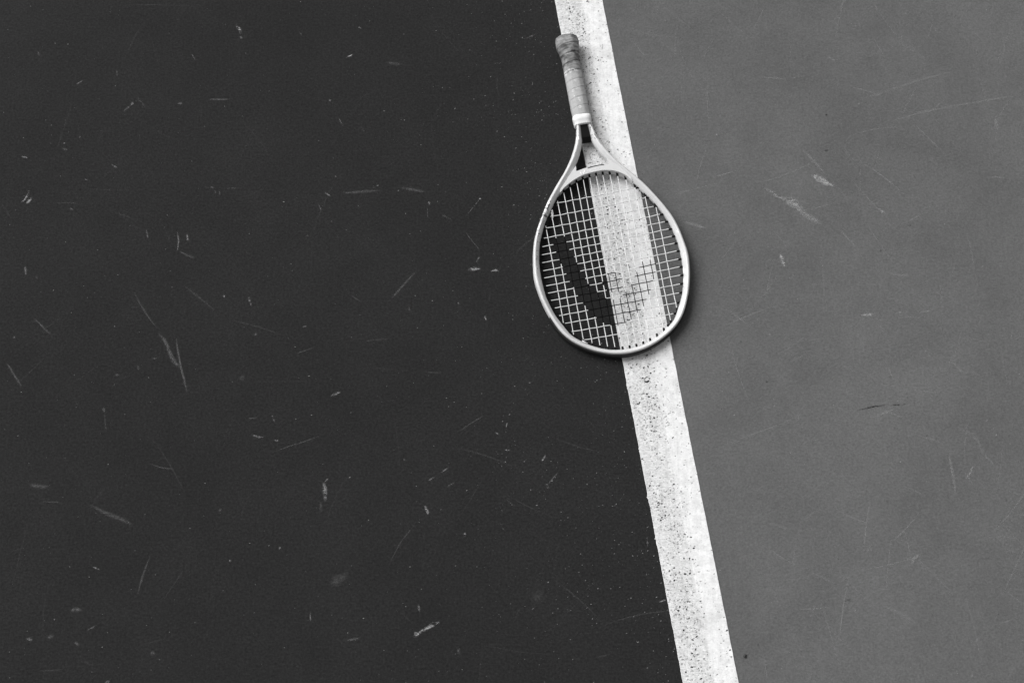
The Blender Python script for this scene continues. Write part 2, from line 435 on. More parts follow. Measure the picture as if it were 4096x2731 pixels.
# scuffs and scratches, each a thin transfer of its own. (crop, points, width, strength, patchiness)
CR = {'A': (0, 0), 'B': (1000, 0), 'C': (0, 911), 'D': (1000, 911), 'E': (0, 1820), 'F': (1300, 1820), 'G': (2730, 0), 'H': (2730, 911), 'I': (2730, 1820)}
SC = [
('A', [(1625,170),(1645,195),(1660,230)], 22, .6, 1), ('A', [(1650,250),(1668,266)], 14, .5, 1), ('A', [(525,580),(572,553)], 8, .6, 0), ('A', [(850,765),(920,708)], 11, .32, 0), ('A', [(904,713),(918,708)], 18, .75, 0),
('A', [(1225,712),(1257,710)], 11, .45, 0), ('A', [(1435,682),(1575,684)], 11, .3, 0), ('A', [(770,1130),(808,1155)], 9, .5, 0), ('A', [(148,1075),(192,1086)], 9, .6, 0),
('A', [(165,1385),(192,1335)], 15, .55, 1), ('A', [(182,1402),(217,1362)], 19, .6, 1), ('A', [(150,1385),(172,1372)], 12, .4, 1), ('A', [(188,1340),(202,1308)], 7, .3, 0),
('A', [(1320,370),(1345,412)], 9, .35, 0), ('A', [(2195,1405),(2211,1447)], 6, .5, 0), ('A', [(1480,1310),(1486,1332)], 5, .3, 0), ('A', [(1510,1310),(1514,1342)], 5, .3, 0), ('A', [(1555,1296),(1635,1292)], 4, .3, 0),
('A', [(370,1395),(470,1395),(575,1402)], 4, .22, 0), ('A', [(2267,683),(2274,694)], 11, .8, 0), ('A', [(2240,1325),(2278,1350)], 9, .3, 1), ('A', [(430,1020),(468,1032)], 13, .3, 0), ('A', [(803,480),(809,522)], 11, .22, 0),
('A', [(940,675),(975,700),(1003,742)], 5, .2, 0), ('A', [(480,1430),(508,1446)], 9, .35, 0), ('A', [(260,355),(276,388)], 11, .25, 0), ('A', [(1410,1285),(1480,1290)], 8, .2, 1), ('A', [(545,940),(556,945)], 14, .35, 0), ('A', [(585,1232),(603,1238)], 10, .35, 0),
('B', [(745,185),(767,196)], 8, .6, 1), ('B', [(663,397),(707,374)], 11, .7, 1), ('B', [(940,430),(1045,442)], 24, .14, 0), ('B', [(608,812),(640,862)], 7, .32, 0), ('B', [(765,872),(787,908)], 11, .28, 1),
('B', [(640,1328),(760,1318),(895,1308)], 15, .22, 0), ('B', [(1035,1288),(1110,1302),(1210,1320)], 17, .22, 0), ('B', [(513,1322),(552,1348)], 9, .35, 0), ('B', [(1230,1383),(1237,1407)], 11, .5, 0), ('B', [(1220,1420),(1226,1505)], 5, .22, 1),
('B', [(1498,1472),(1540,1420),(1582,1364)], 7, .35, 1), ('B', [(1578,1370),(1590,1362)], 14, .6, 1), ('B', [(1895,268),(1992,224)], 11, .25, 1), ('B', [(338,212),(358,248)], 9, .22, 0), ('B', [(1310,1470),(1390,1512)], 8, .14, 1),
('C', [(1220,26),(1229,80),(1226,120),(1221,157)], 9, .55, 0), ('C', [(1289,38),(1294,92)], 15, .4, 1), ('C', [(1008,12),(1019,72)], 8, .4, 0), ('C', [(1238,160),(1285,185),(1345,207)], 13, .2, 0),
('C', [(925,440),(965,520),(1020,610),(1085,692)], 9, .2, 0), ('C', [(1095,728),(1135,775),(1165,845),(1200,918),(1247,964)], 22, .3, 0), ('C', [(1213,755),(1228,860),(1246,960),(1268,1040),(1286,1125)], 12, .36, 0),
('C', [(173,262),(179,322)], 13, .45, 0), ('C', [(235,620),(290,672),(353,738)], 11, .22, 0), ('C', [(48,925),(85,990),(155,1098)], 11, .25, 0), ('C', [(1268,398),(1375,480),(1485,572)], 11, .14, 0),
('C', [(1738,1423),(1770,1434),(1812,1438)], 11, .5, 0), ('C', [(1888,1457),(1920,1464)], 9, .5, 0), ('C', [(1900,1535),(1990,1500),(2090,1470),(2215,1423)], 5, .32, 0), ('C', [(2280,1152),(2342,1128)], 17, .5, 1), ('C', [(1708,1312),(1772,1302)], 7, .3, 0),
('C', [(948,948),(957,974)], 14, .3, 0), ('C', [(714,1236),(719,1264)], 15, .3, 0), ('C', [(720,1264),(724,1330),(734,1405)], 7, .14, 0), ('C', [(94,748),(103,752)], 15, .5, 0), ('C', [(1537,467),(1549,470)], 13, .6, 0), ('C', [(1710,472),(1732,538)], 15, .32, 1),
('C', [(1752,728),(1768,734)], 17, .35, 0), ('C', [(1650,1028),(1685,1034)], 32, .14, 0), ('C', [(1872,1286),(1892,1338)], 11, .22, 1), ('C', [(2038,866),(2165,818)], 5, .2, 0), ('C', [(790,1008),(820,1012)], 18, .18, 0), ('C', [(238,335),(262,345)], 10, .22, 0), ('C', [(1022,905),(1085,893)], 8, .22, 1), ('C', [(2110,55),(2125,60)], 16, .35, 1),
('D', [(1483,28),(1530,90),(1583,153)], 5, .3, 0), ('D', [(1558,237),(1579,198)], 11, .35, 1), ('D', [(1505,287),(1585,278)], 23, .6, 1), ('D', [(1658,299),(1717,284)], 17, .55, 1), ('D', [(968,492),(1050,398),(1142,298)], 15, .2, 0), ('D', [(983,472),(1112,328)], 3, .22, 0),
('D', [(1433,510),(1437,522)], 11, .6, 0), ('D', [(1614,602),(1626,637)], 12, .5, 1), ('D', [(1446,1392),(1540,1330),(1625,1283)], 5, .28, 0), ('D', [(1764,1368),(1769,1338)], 9, .55, 1), ('D', [(688,458),(772,512)], 9, .14, 0), ('D', [(1093,538),(1101,573)], 9, .2, 0),
('D', [(788,776),(962,759)], 7, .14, 0), ('D', [(1195,988),(1325,997)], 9, .12, 0), ('D', [(360,682),(390,672)], 7, .35, 0), ('D', [(1690,1405),(1720,1425)], 8, .4, 1), ('D', [(1755,1525),(1790,1529)], 10, .45, 1), ('D', [(320,860),(400,835)], 4, .25, 0),
('E', [(2233,182),(2262,153)], 9, .5, 1), ('E', [(2228,188),(2236,240),(2241,304)], 29, .45, 1), ('E', [(2205,318),(2211,385)], 17, .14, 0), ('E', [(635,345),(740,400),(830,435),(910,475)], 24, .2, 0), ('E', [(638,764),(687,785)], 8, .5, 0), ('E', [(1032,695),(985,820),(948,955)], 11, .2, 0),
('E', [(483,1066),(520,1058),(562,1060)], 19, .3, 0), ('E', [(371,1128),(380,1126)], 12, .6, 0), ('E', [(598,1202),(655,1173)], 11, .3, 0), ('E', [(183,1258),(222,1267)], 15, .45, 0), ('E', [(514,1283),(542,1303)], 15, .4, 0), ('E', [(728,1562),(753,1552)], 13, .55, 0), ('E', [(205,198),(270,212),(335,214)], 22, .2, 0),
('E', [(1008,46),(1070,70),(1130,86),(1220,92)], 5, .3, 0), ('E', [(2135,1078),(2139,1143)], 9, .45, 0), ('E', [(1577,725),(1590,723)], 12, .85, 0), ('E', [(1920,634),(1931,637)], 13, .6, 0), ('E', [(1510,370),(1520,382)], 26, .22, 0), ('E', [(328,1252),(373,1234)], 19, .2, 0), ('E', [(1038,1348),(1063,1368)], 20, .2, 0), ('E', [(280,318),(420,322)], 8, .16, 0),
('F', [(710,174),(752,146)], 9, .42, 0), ('F', [(798,117),(852,83)], 9, .42, 0), ('F', [(690,348),(702,375),(711,402)], 17, .7, 1), ('F', [(615,1245),(665,1208),(740,1165),(784,1146)], 20, .75, 1), ('F', [(616,1240),(640,1218)], 30, .5, 1), ('F', [(955,538),(970,543)], 23, .5, 1), ('F', [(645,1028),(649,1074)], 13, .3, 1),
('F', [(1538,193),(1603,117)], 7, .32, 0), ('F', [(1493,42),(1517,-4)], 10, .6, 1), ('F', [(838,217),(893,183)], 9, .2, 0), ('F', [(438,755),(520,600),(625,465)], 7, .16, 0), ('F', [(40,885),(95,850),(155,815)], 52, .13, 0), ('F', [(1440,1000),(1492,928)], 52, .07, 0), ('F', [(920,1326),(923,1364)], 19, .2, 0), ('F', [(148,1272),(235,1253)], 20, .18, 1), ('F', [(1423,1057),(1443,1047)], 9, .42, 0), ('F', [(2300,1008),(2350,990)], 9, .6, 1), ('F', [(1868,1391),(1985,1358)], 6, .14, 0), ('F', [(1308,1124),(1343,1046)], 6, .12, 0), ('F', [(1520,215),(1540,205)], 30, .16, 1), ('F', [(2215,560),(2222,625)], 10, .22, 1), ('F', [(545,35),(552,28)], 26, .22, 1),
('G', [(825,1025),(900,1105),(985,1197)], 17, .3, 0), ('G', [(1000,1208),(1070,1290),(1145,1378)], 11, .16, 0), ('G', [(895,1205),(950,1235),(1037,1283)], 40, .75, 1), ('G', [(920,1215),(960,1240),(1010,1265)], 34, .35, 0), ('G', [(555,1285),(640,1340),(700,1372)], 22, .4, 1), ('G', [(680,1360),(760,1392),(820,1450)], 62, .42, 1), ('G', [(740,1380),(830,1462),(900,1508),(950,1536)], 36, .4, 0), ('G', [(200,1221),(290,1197),(375,1173)], 6, .5, 0),
('G', [(548,530),(705,541)], 9, .34, 0), ('G', [(700,540),(790,530),(885,513)], 6, .2, 0), ('G', [(998,388),(1055,423)], 9, .34, 0), ('G', [(1168,186),(1218,168)], 7, .34, 0), ('G', [(1230,684),(1400,630),(1600,560),(1730,525),(1870,487)], 15, .2, 0), ('G', [(1435,838),(1600,785),(1780,745),(2100,690),(2350,650)], 13, .24, 0), ('G', [(1508,795),(1612,595)], 9, .18, 0), ('G', [(2148,815),(2172,890)], 19, .34, 0), ('G', [(2120,1214),(2210,1221)], 11, .3, 0), ('G', [(1352,1432),(1398,1472)], 15, .4, 1), ('G', [(2010,478),(2060,590),(2105,735)], 9, .14, 0), ('G', [(5,1527),(80,1545),(158,1568)], 19, .4, 0),
('G', [(984,788),(996,792)], 12, -.8, 0), ('G', [(975,1036),(1004,1031)], 9, -.6, 0), ('G', [(1213,722),(1217,708)], 9, .5, 0), ('G', [(1510,213),(1508,295)], 5, .3, 0), ('G', [(2163,425),(2187,357)], 6, .2, 0), ('G', [(230,928),(240,923)], 11, .6, 0), ('G', [(1268,755),(1312,855)], 9, .14, 0), ('G', [(720,1148),(735,1150)], 10, -.3, 0),
('H', [(672,182),(685,215),(702,264)], 22, .95, 1), ('H', [(674,190),(700,258)], 13, .4, 0), ('H', [(1085,4),(1140,75),(1205,135)], 15, .25, 0), ('H', [(955,100),(965,300),(978,495)], 13, .14, 0), ('H', [(985,490),(996,605)], 7, .12, 0), ('H', [(1225,603),(1330,588)], 18, .42, 1), ('H', [(1470,582),(1555,574)], 15, .3, 1), ('H', [(1625,577),(1715,569)], 15, .27, 1), ('H', [(1415,312),(1490,322),(1565,331)], 19, .2, 0),
('H', [(1205,1252),(1270,1238),(1330,1226),(1405,1215)], 9, -.7, 0), ('H', [(1300,1230),(1345,1224)], 8, -.5, 0), ('H', [(1440,1219),(1535,1209)], 10, -.6, 1), ('H', [(1288,1312),(1380,1275),(1492,1233)], 11, .28, 0), ('H', [(1850,912),(1900,965),(1945,1003)], 13, .25, 0), ('H', [(1980,982),(2050,1013)], 11, .22, 0), ('H', [(268,528),(385,615),(505,703)], 13, .17, 0), ('H', [(298,843),(355,868)], 11, .24, 0), ('H', [(1645,815),(1725,905)], 11, .18, 0), ('H', [(1408,945),(1455,1045)], 9, .17, 0), ('H', [(548,1254),(578,1212)], 7, .24, 0), ('H', [(612,1238),(648,1213)], 9, .3, 0), ('H', [(788,1276),(805,1338)], 9, .24, 0), ('H', [(1935,1385),(2020,1455),(2050,1510),(2085,1565)], 23, .18, 0),
('H', [(574,1058),(587,1057)], 11, -.7, 0), ('H', [(1360,157),(1370,152)], 10, -.6, 0), ('H', [(587,277),(596,285)], 8, -.5, 0), ('H', [(2134,1378),(2146,1383)], 14, .4, 0), ('H', [(596,725),(606,736)], 11, .38, 0), ('H', [(732,353),(778,318)], 5, .3, 0), ('H', [(348,1481),(413,1453)], 9, .24, 1), ('H', [(828,772),(972,764)], 15, .13, 1), ('H', [(2008,595),(2062,485)], 9, .14, 0), ('H', [(400,782),(407,779)], 10, -.5, 0), ('H', [(2300,768),(2312,769)], 11, -.4, 0), ('H', [(1675,1425),(1686,1428)], 12, -.4, 0),
('I', [(1832,-10),(1850,75),(1866,160),(1882,275)], 15, .36, 0), ('I', [(1948,163),(1980,122),(2001,60)], 11, .5, 0), ('I', [(1573,753),(1597,703),(1633,683)], 17, .35, 0), ('I', [(421,1388),(445,1372)], 24, -.9, 0), ('I', [(515,1298),(527,1303)], 17, -.4, 1), ('I', [(1117,1000),(1140,995),(1172,998)], 12, -.45, 1), ('I', [(2218,305),(2234,306)], 20, -.25, 0), ('I', [(1263,664),(1303,606)], 9, .22, 0), ('I', [(308,261),(384,274)], 7, .25, 0), ('I', [(648,216),(718,202)], 7, .25, 0), ('I', [(586,458),(735,512)], 13, .17, 0), ('I', [(884,1165),(912,1005)], 9, .14, 0), ('I', [(1207,1224),(1273,1156)], 9, .14, 0), ('I', [(1365,1028),(1490,1080),(1605,1153)], 19, .17, 0), ('I', [(885,798),(1055,883)], 13, .14, 0), ('I', [(2070,-8),(2145,63)], 13, .2, 0), ('I', [(620,102),(631,98)], 11, -.5, 0), ('I', [(1986,1518),(1997,1512)], 10, .5, 0), ('I', [(446,1457),(456,1453)], 10, .3, 0), ('I', [(153,126),(218,119)], 11, .2, 1), ('I', [(1880,498),(1886,550)], 11, .14, 0), ('I', [(1400,318),(1415,310)], 10, -.3, 0), ('I', [(1128,392),(1142,388)], 10, -.3, 0),
]
CS = 1366/2351
for cr, pts, wd, st, patch in SC:
    ox, oy = CR[cr]
    P = [ground(ox+p[0]*CS, oy+p[1]*CS) for p in pts]
    P2 = spline([(p.x, p.y) for p in P], max(3, 12//(len(P)-1)))
    mpp = 0.00045*CS*1.0                       # metres per crop pixel
    halfw = wd*mpp/2*(1.3 if patch else 1.55)
    zz = 0.0004+random.uniform(0, 0.00015)
    vv, ff, wear = [], [], []
    n = len(P2)
    ext = [P2[0]-(P2[1]-P2[0]).normalized()*halfw*0.6]+P2+[P2[-1]+(P2[-1]-P2[-2]).normalized()*halfw*0.6]
    prof = (-1, -0.7, -0.4, -0.12, 0.12, 0.4, 0.7, 1)
    for i, p in enumerate(ext):
        a, b = ext[max(0, i-1)], ext[min(len(ext)-1, i+1)]
        d = (b-a).normalized(); nn = Vector((-d.y, d.x))
        tt = i/(len(ext)-1)
        ends = min(1.0, 4*min(tt, 1-tt)+0.0)
        wob = 1+0.35*noise.noise(Vector((p.x*90, p.y*90, wd)))
        wmul = (0.45+0.55*min(1, 3*min(tt, 1-tt)))*wob
        for q in prof:
            vv.append((p.x+nn.x*halfw*q*wmul, p.y+nn.y*halfw*q*wmul, zz))
            edge = (1-abs(q)**1.5) if patch else (1-abs(q))**0.9
            wear.append(max(0.0, edge*ends*abs(st)*((0.9 if patch else 0.72) if cr in 'ABCDEF' else (1.2 if patch else 1.0))))
    L = len(prof)
    for i in range(len(ext)-1):
        for k2 in range(L-1):
            a = i*L+k2
            ff.append((a, a+1, a+L+1, a+L))
    par = court if cr in 'ABCDEF' else surround
    o = mesh_obj('scuff_mark', vv, ff, M_CHALK if st > 0 else M_RUBBER, par, smooth=False)
    at = o.data.attributes.new('wear', 'FLOAT', 'POINT'); at.data.foreach_set('value', wear)
    at = o.data.attributes.new('patch', 'FLOAT', 'POINT'); at.data.foreach_set('value', [float(patch)]*len(vv))

# hair-fine scratches that nobody could count
def fine_scratches(name, x0, x1, n, side, smin, smax, label, par):
    vv, ff, wear = [], [], []
    while n > 0:
        p = ground(random.uniform(x0, x1), random.uniform(0, 2731))
        d = (p-mid0).dot(lnx)
        if side*d < LW/2+0.03: continue
        n -= 1
        a = math.radians(random.choice((random.gauss(20, 25), random.gauss(-45, 25), random.gauss(80, 20))))
        L = random.uniform(0.03, 0.16); w = random.uniform(0.0008, 0.003); bend = random.uniform(-0.25, 0.25)
        st = random.uniform(smin, smax)
        m = 9; i0 = len(vv)
        for i in range(m):
            t = i/(m-1)
            x = (t-0.5)*L; y = bend*L*(t-0.5)**2
            q = (p.x+x*math.cos(a)-y*math.sin(a), p.y+x*math.sin(a)+y*math.cos(a))
            if side*((Vector((q[0], q[1], 0))-mid0).dot(lnx)) < LW/2+0.004: st = 0.0
            for k in (-1, 0, 1):
                vv.append((q[0]-math.sin(a)*w*k/2, q[1]+math.cos(a)*w*k/2, 0.00035))
                wear.append(st*(1-abs(k))*min(1.0, 3*t, 3*(1-t)))
        for i in range(m-1):
            for k in range(2):
                b = i0+i*3+k
                ff.append((b, b+3, b+4, b+1))
    o = mesh_obj(name, vv, ff, M_CHALK, par, smooth=False)
    at = o.data.attributes.new('wear', 'FLOAT', 'POINT'); at.data.foreach_set('value', wear)
    at = o.data.attributes.new('patch', 'FLOAT', 'POINT'); at.data.foreach_set('value', [0.3]*len(vv))
    tag(o, label, kind='stuff')
fine_scratches('fine_scratches', 0, 2700, 110, -1, 0.02, 0.10, 'hair fine scratches in the dark court', court)
fine_scratches('fine_scratches', 2300, 4096, 190, 1, 0.10, 0.38, 'hair fine scratches in the grey surface', surround)

# ------------------------------------------------------------------ the racket (millimetres in its own frame: x across, y from butt to tip, z up)
racket = bpy.data.objects.new('tennis_racket', None)
COL.objects.link(racket)
tag(racket, 'silver grey tennis racket lying across the white line, black stencil on its strings', 'tennis racket')
AX = Vector((0.16218338, -0.98676064, 0)); NX = Vector((0.98676064, 0.16218338, 0))
ORG = Vector((0.10274, 0.58, 0))+AX*0.002
def R3(u, v, z):
    """local millimetres -> racket space metres; the butt is thicker than the hoop, so the plane dips to the tip"""
    return Vector((u, v, z+20.2-8.0*max(0.0, min(1.0, v/600.0))))*0.001
racket.matrix_world = Matrix.Translation(ORG)@Matrix(((-NX.x, AX.x, 0, 0), (-NX.y, AX.y, 0, 0), (0, 0, 1, 0), (0, 0, 0, 1)))
def L3(u, v, z): # u is measured towards picture right; racket x axis points picture left so the frame stays right-handed
    p = R3(u, v, z); return Vector((-p.x, p.y, p.z))

CZ3 = lambda p: (2090+p[0]*.2998, 620+p[1]*.2998)
CZ4 = lambda p: (2090+p[0]*.2998, 1000+p[1]*.2998)
def loc_uv(px, z=0.013):
    q = ground(px[0], px[1], z)-ORG
    return (q.dot(NX)*1000, q.dot(AX)*1000)

outer_r = [(14.5,160),(14.5,170),(15.3,181),(17.2,191),(19.9,201.5),(24,213),(29.5,225),(37,239),(45.5,252.5),(53,263),(60,271.5),(71,285),(87.5,307),(97,322),(108.5,342),(118,360),(126.5,379.5),(133,403),(137.5,430),(139.3,448),(138.3,466),(133.7,493),(125,523),(112.5,552),(97,572.5),(78,588),(54,601),(27,610),(0,613)]
inner_r = [(5.0,160),(5.2,172),(6,184),(7.3,196),(8.4,205),(11,215),(15.5,226),(21,238),(29,250.5),(38,263),(48,276),(58,289),(67,300.5),(76,311),(84,323),(97.5,343),(106.5,360),(115,380),(120,396),(124.5,420),(125.8,437),(126,456),(124,483),(120.5,499),(113.5,522),(103,543),(92,562),(78,575),(60,587),(40,596),(20,601),(0,602.5)]
def mirror(pts): return pts+[(-a, b) for a, b in pts[-2::-1]]
OUT = spline(mirror(outer_r), 14)
INN = spline(mirror(inner_r), 26)
def resample(pts, step):
    out = [pts[0]]; acc = 0.0
    for a, b in zip(pts, pts[1:]):
        L = (b-a).length; pos = step-acc
        while pos <= L:
            out.append(a+(b-a)*(pos/L)); pos += step
        acc = (acc+L) % step
    return out
OUT = resample(OUT, 1.1)
no = len(OUT)
PAIR = []
j0 = 0
for i, p in enumerate(OUT):
    a, b = OUT[max(0, i-3)], OUT[min(no-1, i+3)]
    d = (b-a).normalized()
    n = Vector((-d.y, d.x))                     # try both sides, keep the one towards the inside
    best = None
    lo = max(0, int(j0)-60); hi = min(len(INN), int(j0)+90)
    for j in range(lo, hi):
        w = INN[j]-p
        off = abs(w.dot(d)); dist = w.length
        if dist < 30:
            sc = off*3+dist*0.3
            if best is None or sc < best[0]: best = (sc, j)
    j0 = best[1]
    PAIR.append(INN[j0].copy())
# smooth the pairing
for _ in range(6):
    PAIR = [PAIR[0]]+[(PAIR[i-1]+PAIR[i]*2+PAIR[i+1])/4 for i in range(1, no-1)]+[PAIR[-1]]

# section: t 0 = inner edge, 1 = outer edge ; z in half heights
top_prof = [(0.0, 0.0), (0.0, 0.22), (0.03, 0.36), (0.10, 0.50), (0.20, 0.62), (0.30, 0.73), (0.40, 0.84), (0.48, 0.93), (0.56, 0.99), (0.66, 1.0), (0.74, 0.97), (0.82, 0.90), (0.89, 0.78), (0.94, 0.62), (0.97, 0.50), (0.965, 0.42), (0.985, 0.36), (1.0, 0.22), (1.0, 0.0)]
bot_prof = [(a, -b) for a, b in top_prof[-2:0:-1]]
PROF = top_prof+bot_prof
HH = 10.8
prints = []        # (polygon in local uv, material index)
def px_poly(off, s, pts, z): return [loc_uv((off[0]+p[0]*s, off[1]+p[1]*s), z) for p in pts]
s1 = 120/941
def pd(pts, mi, oy=760, z=0.021): prints.append((px_poly((2110, oy), s1, pts, z), mi))
def disc(cx, cy, rx, ry, n=12): return [(cx+rx*math.cos(2*math.pi*k/n), cy+ry*math.sin(2*math.pi*k/n)) for k in range(n)]
# skull and flourish on the left side of the hoop: 2 dark, 1 white, 3 grey
pd([(690,390),(715,355),(720,395),(700,410)], 2)
pd([(610,490),(700,440),(700,470),(680,540),(645,610),(655,680),(640,760),(615,810),(610,850),(520,850),(475,830),(470,800),(490,770),(560,750),(620,720),(625,650),(590,615),(545,605),(550,575),(630,560),(640,530)], 2)
pd([(620,345),(690,370),(690,410),(670,470),(620,480),(610,520),(635,555),(610,572),(560,575),(535,560),(560,500),(580,430)], 1)
pd([(515,610),(545,580),(560,600),(530,640),(500,680),(480,720),(470,760),(465,725),(490,660)], 1)
pd(disc(575, 668, 55, 52), 1)
pd(disc(505, 745, 38, 42), 1)
pd(disc(598, 755, 36, 38), 1)
pd([(550,690),(568,668),(585,690),(568,712)], 2)
pd(disc(513, 752, 22, 26), 2)
pd(disc(602, 758, 20, 26), 2)
pd(disc(498, 762, 14, 16), 1)
pd(disc(584, 765, 13, 15), 1)
pd([(365,975),(385,925),(440,880),(470,840),(490,850),(470,900),(420,950)], 1)
pd([(370,980),(420,955),(470,905),(492,850),(502,850),(480,910),(430,965),(380,990)], 2)
pd([(420,880),(460,800),(475,840),(440,880)], 2)
pd([(600,850),(615,850),(600,990),(585,1000)], 2)
pd([(410,1230),(412,1130),(440,1060),(525,950),(530,965),(450,1075),(425,1140),(424,1230)], 3)
pd([(340,1080),(400,1050),(400,1130),(350,1120)], 1)
pd([(310,1170),(370,1140),(380,1180),(330,1250),(300,1230)], 1)
pd([(315,1300),(335,1260),(360,1270),(355,1310),(330,1320)], 3)
pd([(330,1400),(345,1370),(390,1360),(380,1390),(345,1410)], 2)
pd(disc(341, 1447, 14, 16), 2)
pd([(240,1430),(265,1370),(275,1380),(255,1440)], 3)
pd([(500,1060),(520,1020),(525,1050),(515,1090)], 3)
pd([(480,1160),(490,1100),(500,1110),(495,1170)], 3)
pd([(290,455),(350,475),(350,490),(285,470)], 3, 940)
pd([(270,520),(290,480),(360,490),(300,500),(290,525)], 3, 940)
pd([(255,780),(280,720),(290,640),(300,640),(290,730),(265,785)], 2, 940)
pd([(285,810),(305,760),(320,620),(328,620),(318,760),(298,820)], 3, 940)
pd(disc(320, 1050, 12, 30), 3, 940)
pd([(300,200),(320,170),(330,230),(310,240)], 3, 940)
pd([(375,210),(395,180),(410,200),(395,250)], 3, 940)
# right side of the hoop: white blocks, a dark hook, dots
s7 = 240/2352
def pr(pts, mi): prints.append((px_poly((2560, 1000), s7, pts, 0.021), mi))
pr([(1660,650),(1710,640),(1760,740),(1790,740),(1850,780),(1850,930),(1760,890),(1720,870),(1700,930),(1660,940)], 1)
pr([(1660,1050),(1840,1050),(1830,1215),(1640,1215)], 1)
pr([(1640,1370),(1690,1355),(1730,1390),(1715,1410),(1680,1385),(1640,1400)], 2)
pr([(1640,1530),(1700,1550),(1640,1580)], 2)
def pe(pts, mi): prints.append((px_poly((2560, 880), 240/2091, pts, 0.021), mi))
for c in ((1300,335),(1275,380),(1310,385),(1295,430),(1330,440)): pe(disc(c[0], c[1], 14, 14, 8), 1)
pe(disc(1525, 1170, 28, 30, 8), 1)
# arms: dark flashes beside the collar
s3 = 200/2091
def pc(pts, mi): prints.append((px_poly((2260, 440), s3, pts, 0.021), mi))
pc([(935,720),(1000,700),(1040,760),(1080,850),(1060,960),(1010,985),(970,920)], 3)
pc([(1010,600),(1040,545),(1070,580),(1100,700),(1080,800),(1070,700)], 2)
pc([(1030,650),(1060,760),(1085,860),(1070,870),(1040,760)], 2)
pc([(1060,1060),(1110,1040),(1160,1080),(1100,1100)], 3)
pc([(1100,1100),(1130,1150),(1120,1230),(1100,1160)], 3)
pc([(1190,1200),(1240,1190),(1290,1240),(1240,1250)], 3)
pc([(1180,1010),(1260,1080),(1360,1250),(1330,1250),(1250,1130)], 2)
pc([(1400,1340),(1450,1390),(1530,1500),(1480,1470)], 3)
pc([(450,750),(485,670),(490,700),(465,760)], 3)
pc([(430,840),(490,770),(490,800),(450,850)], 2)
pc([(430,1100),(480,1030),(475,1090),(440,1140)], 2)
pc([(430,1180),(470,1130),(460,1180),(430,1230)], 2)
pc([(400,1400),(430,1250),(445,1250),(420,1400),(400,1480)], 3)
pc([(480,1170),(590,1150),(600,1270),(530,1320),(460,1260)], 1)
def p4(pts, mi): prints.append((px_poly((2200, 560), 240/2091, pts, 0.021), mi))
p4(disc(882, 485, 16, 18, 8), 3); p4(disc(850, 535, 20, 18, 8), 3)
for a in ((825,310,780,400),(770,400,740,520),(735,580,690,680),(690,660,650,760)):
    p4([(a[0], a[1]), (a[0]+14, a[1]+6), (a[2]+14, a[3]+6), (a[2], a[3])], 3)

boxes = [(min(p[0] for p in q), max(p[0] for p in q), min(p[1] for p in q), max(p[1] for p in q)) for q, _ in prints]
fv, ff, fm = [], [], []
NPF = len(PROF)
fine_prof = []
for i, p in enumerate(OUT):
    q = PAIR[i]
    hh = HH*(0.88+0.12*min(1.0, max(0.0, (q.y-170)/60)))
    # the bumper guard sits in a recess of the outer wall towards the tip
    rec = min(1.0, max(0.0, (min(p.y, 613)-524)/4))
    for t, z in PROF:
        tt = t
        if t > 0.9: tt = t-0.10*rec*(t-0.9)/0.1
        w = q+(p-q)*tt
        fv.append(L3(w.x, w.y, z*hh))
for i in range(no-1):
    for k in range(NPF):
        k2 = (k+1) % NPF
        a, b, c, d = i*NPF+k, i*NPF+k2, (i+1)*NPF+k2, (i+1)*NPF+k
        ff.append((a, b, c, d))
        mi = 0
        if k < len(top_prof)-1:
            cx = -(fv[a].x+fv[b].x+fv[c].x+fv[d].x)*250; cy = (fv[a].y+fv[b].y+fv[c].y+fv[d].y)*250
            for (poly, m), bx in zip(prints, boxes):
                if bx[0] <= cx <= bx[1] and bx[2] <= cy <= bx[3] and inside((cx, cy), poly): mi = m
        fm.append(mi)
ff.append(tuple(range(NPF))); fm.append(0)
ff.append(tuple(range((no-1)*NPF, no*NPF))[::-1]); fm.append(0)
frame = mesh_obj('frame', fv, ff, [M_FRAME, M_PRINT_W, M_PRINT_D, M_PRINT_G], racket, True, fm)
bmx = bmesh.new(); bmx.from_mesh(frame.data); bmesh.ops.recalc_face_normals(bmx, faces=bmx.faces); bmx.to_mesh(frame.data); bmx.free()

# bumper guard: strip around the tip
bv, bf = [], []
idx = [i for i, p in enumerate(OUT) if p.y > 524]
bprof = [(-1.6, 5.6), (0.9, 6.2), (1.8, 5.2), (1.9, 1.6), (1.2, 0.8), (1.2, -0.8), (1.9, -1.6), (2.0, -8.6), (1.2, -9.8), (-1.6, -9.6)]
for m, i in enumerate(idx):
    p, q = OUT[i], PAIR[i]
    d = (p-q).normalized()
    e = min(1.0, m/5, (len(idx)-1-m)/5)
    for o_, z in bprof:
        w = p+d*((o_-0.1)*e-1.0*(1-e))
        bv.append(L3(w.x, w.y, z))
nb = len(bprof)
for m in range(len(idx)-1):
    for k in range(nb):
        bf.append((m*nb+k, m*nb+(k+1) % nb, (m+1)*nb+(k+1) % nb, (m+1)*nb+k))
bf.append(tuple(range(nb))); bf.append(tuple(range((len(idx)-1)*nb, len(idx)*nb))[::-1])
bump = mesh_obj('bumper_guard', bv, bf, M_BUMPER, racket)
bmx = bmesh.new(); bmx.from_mesh(bump.data); bmesh.ops.recalc_face_normals(bmx, faces=bmx.faces); bmx.to_mesh(bump.data); bmx.free()

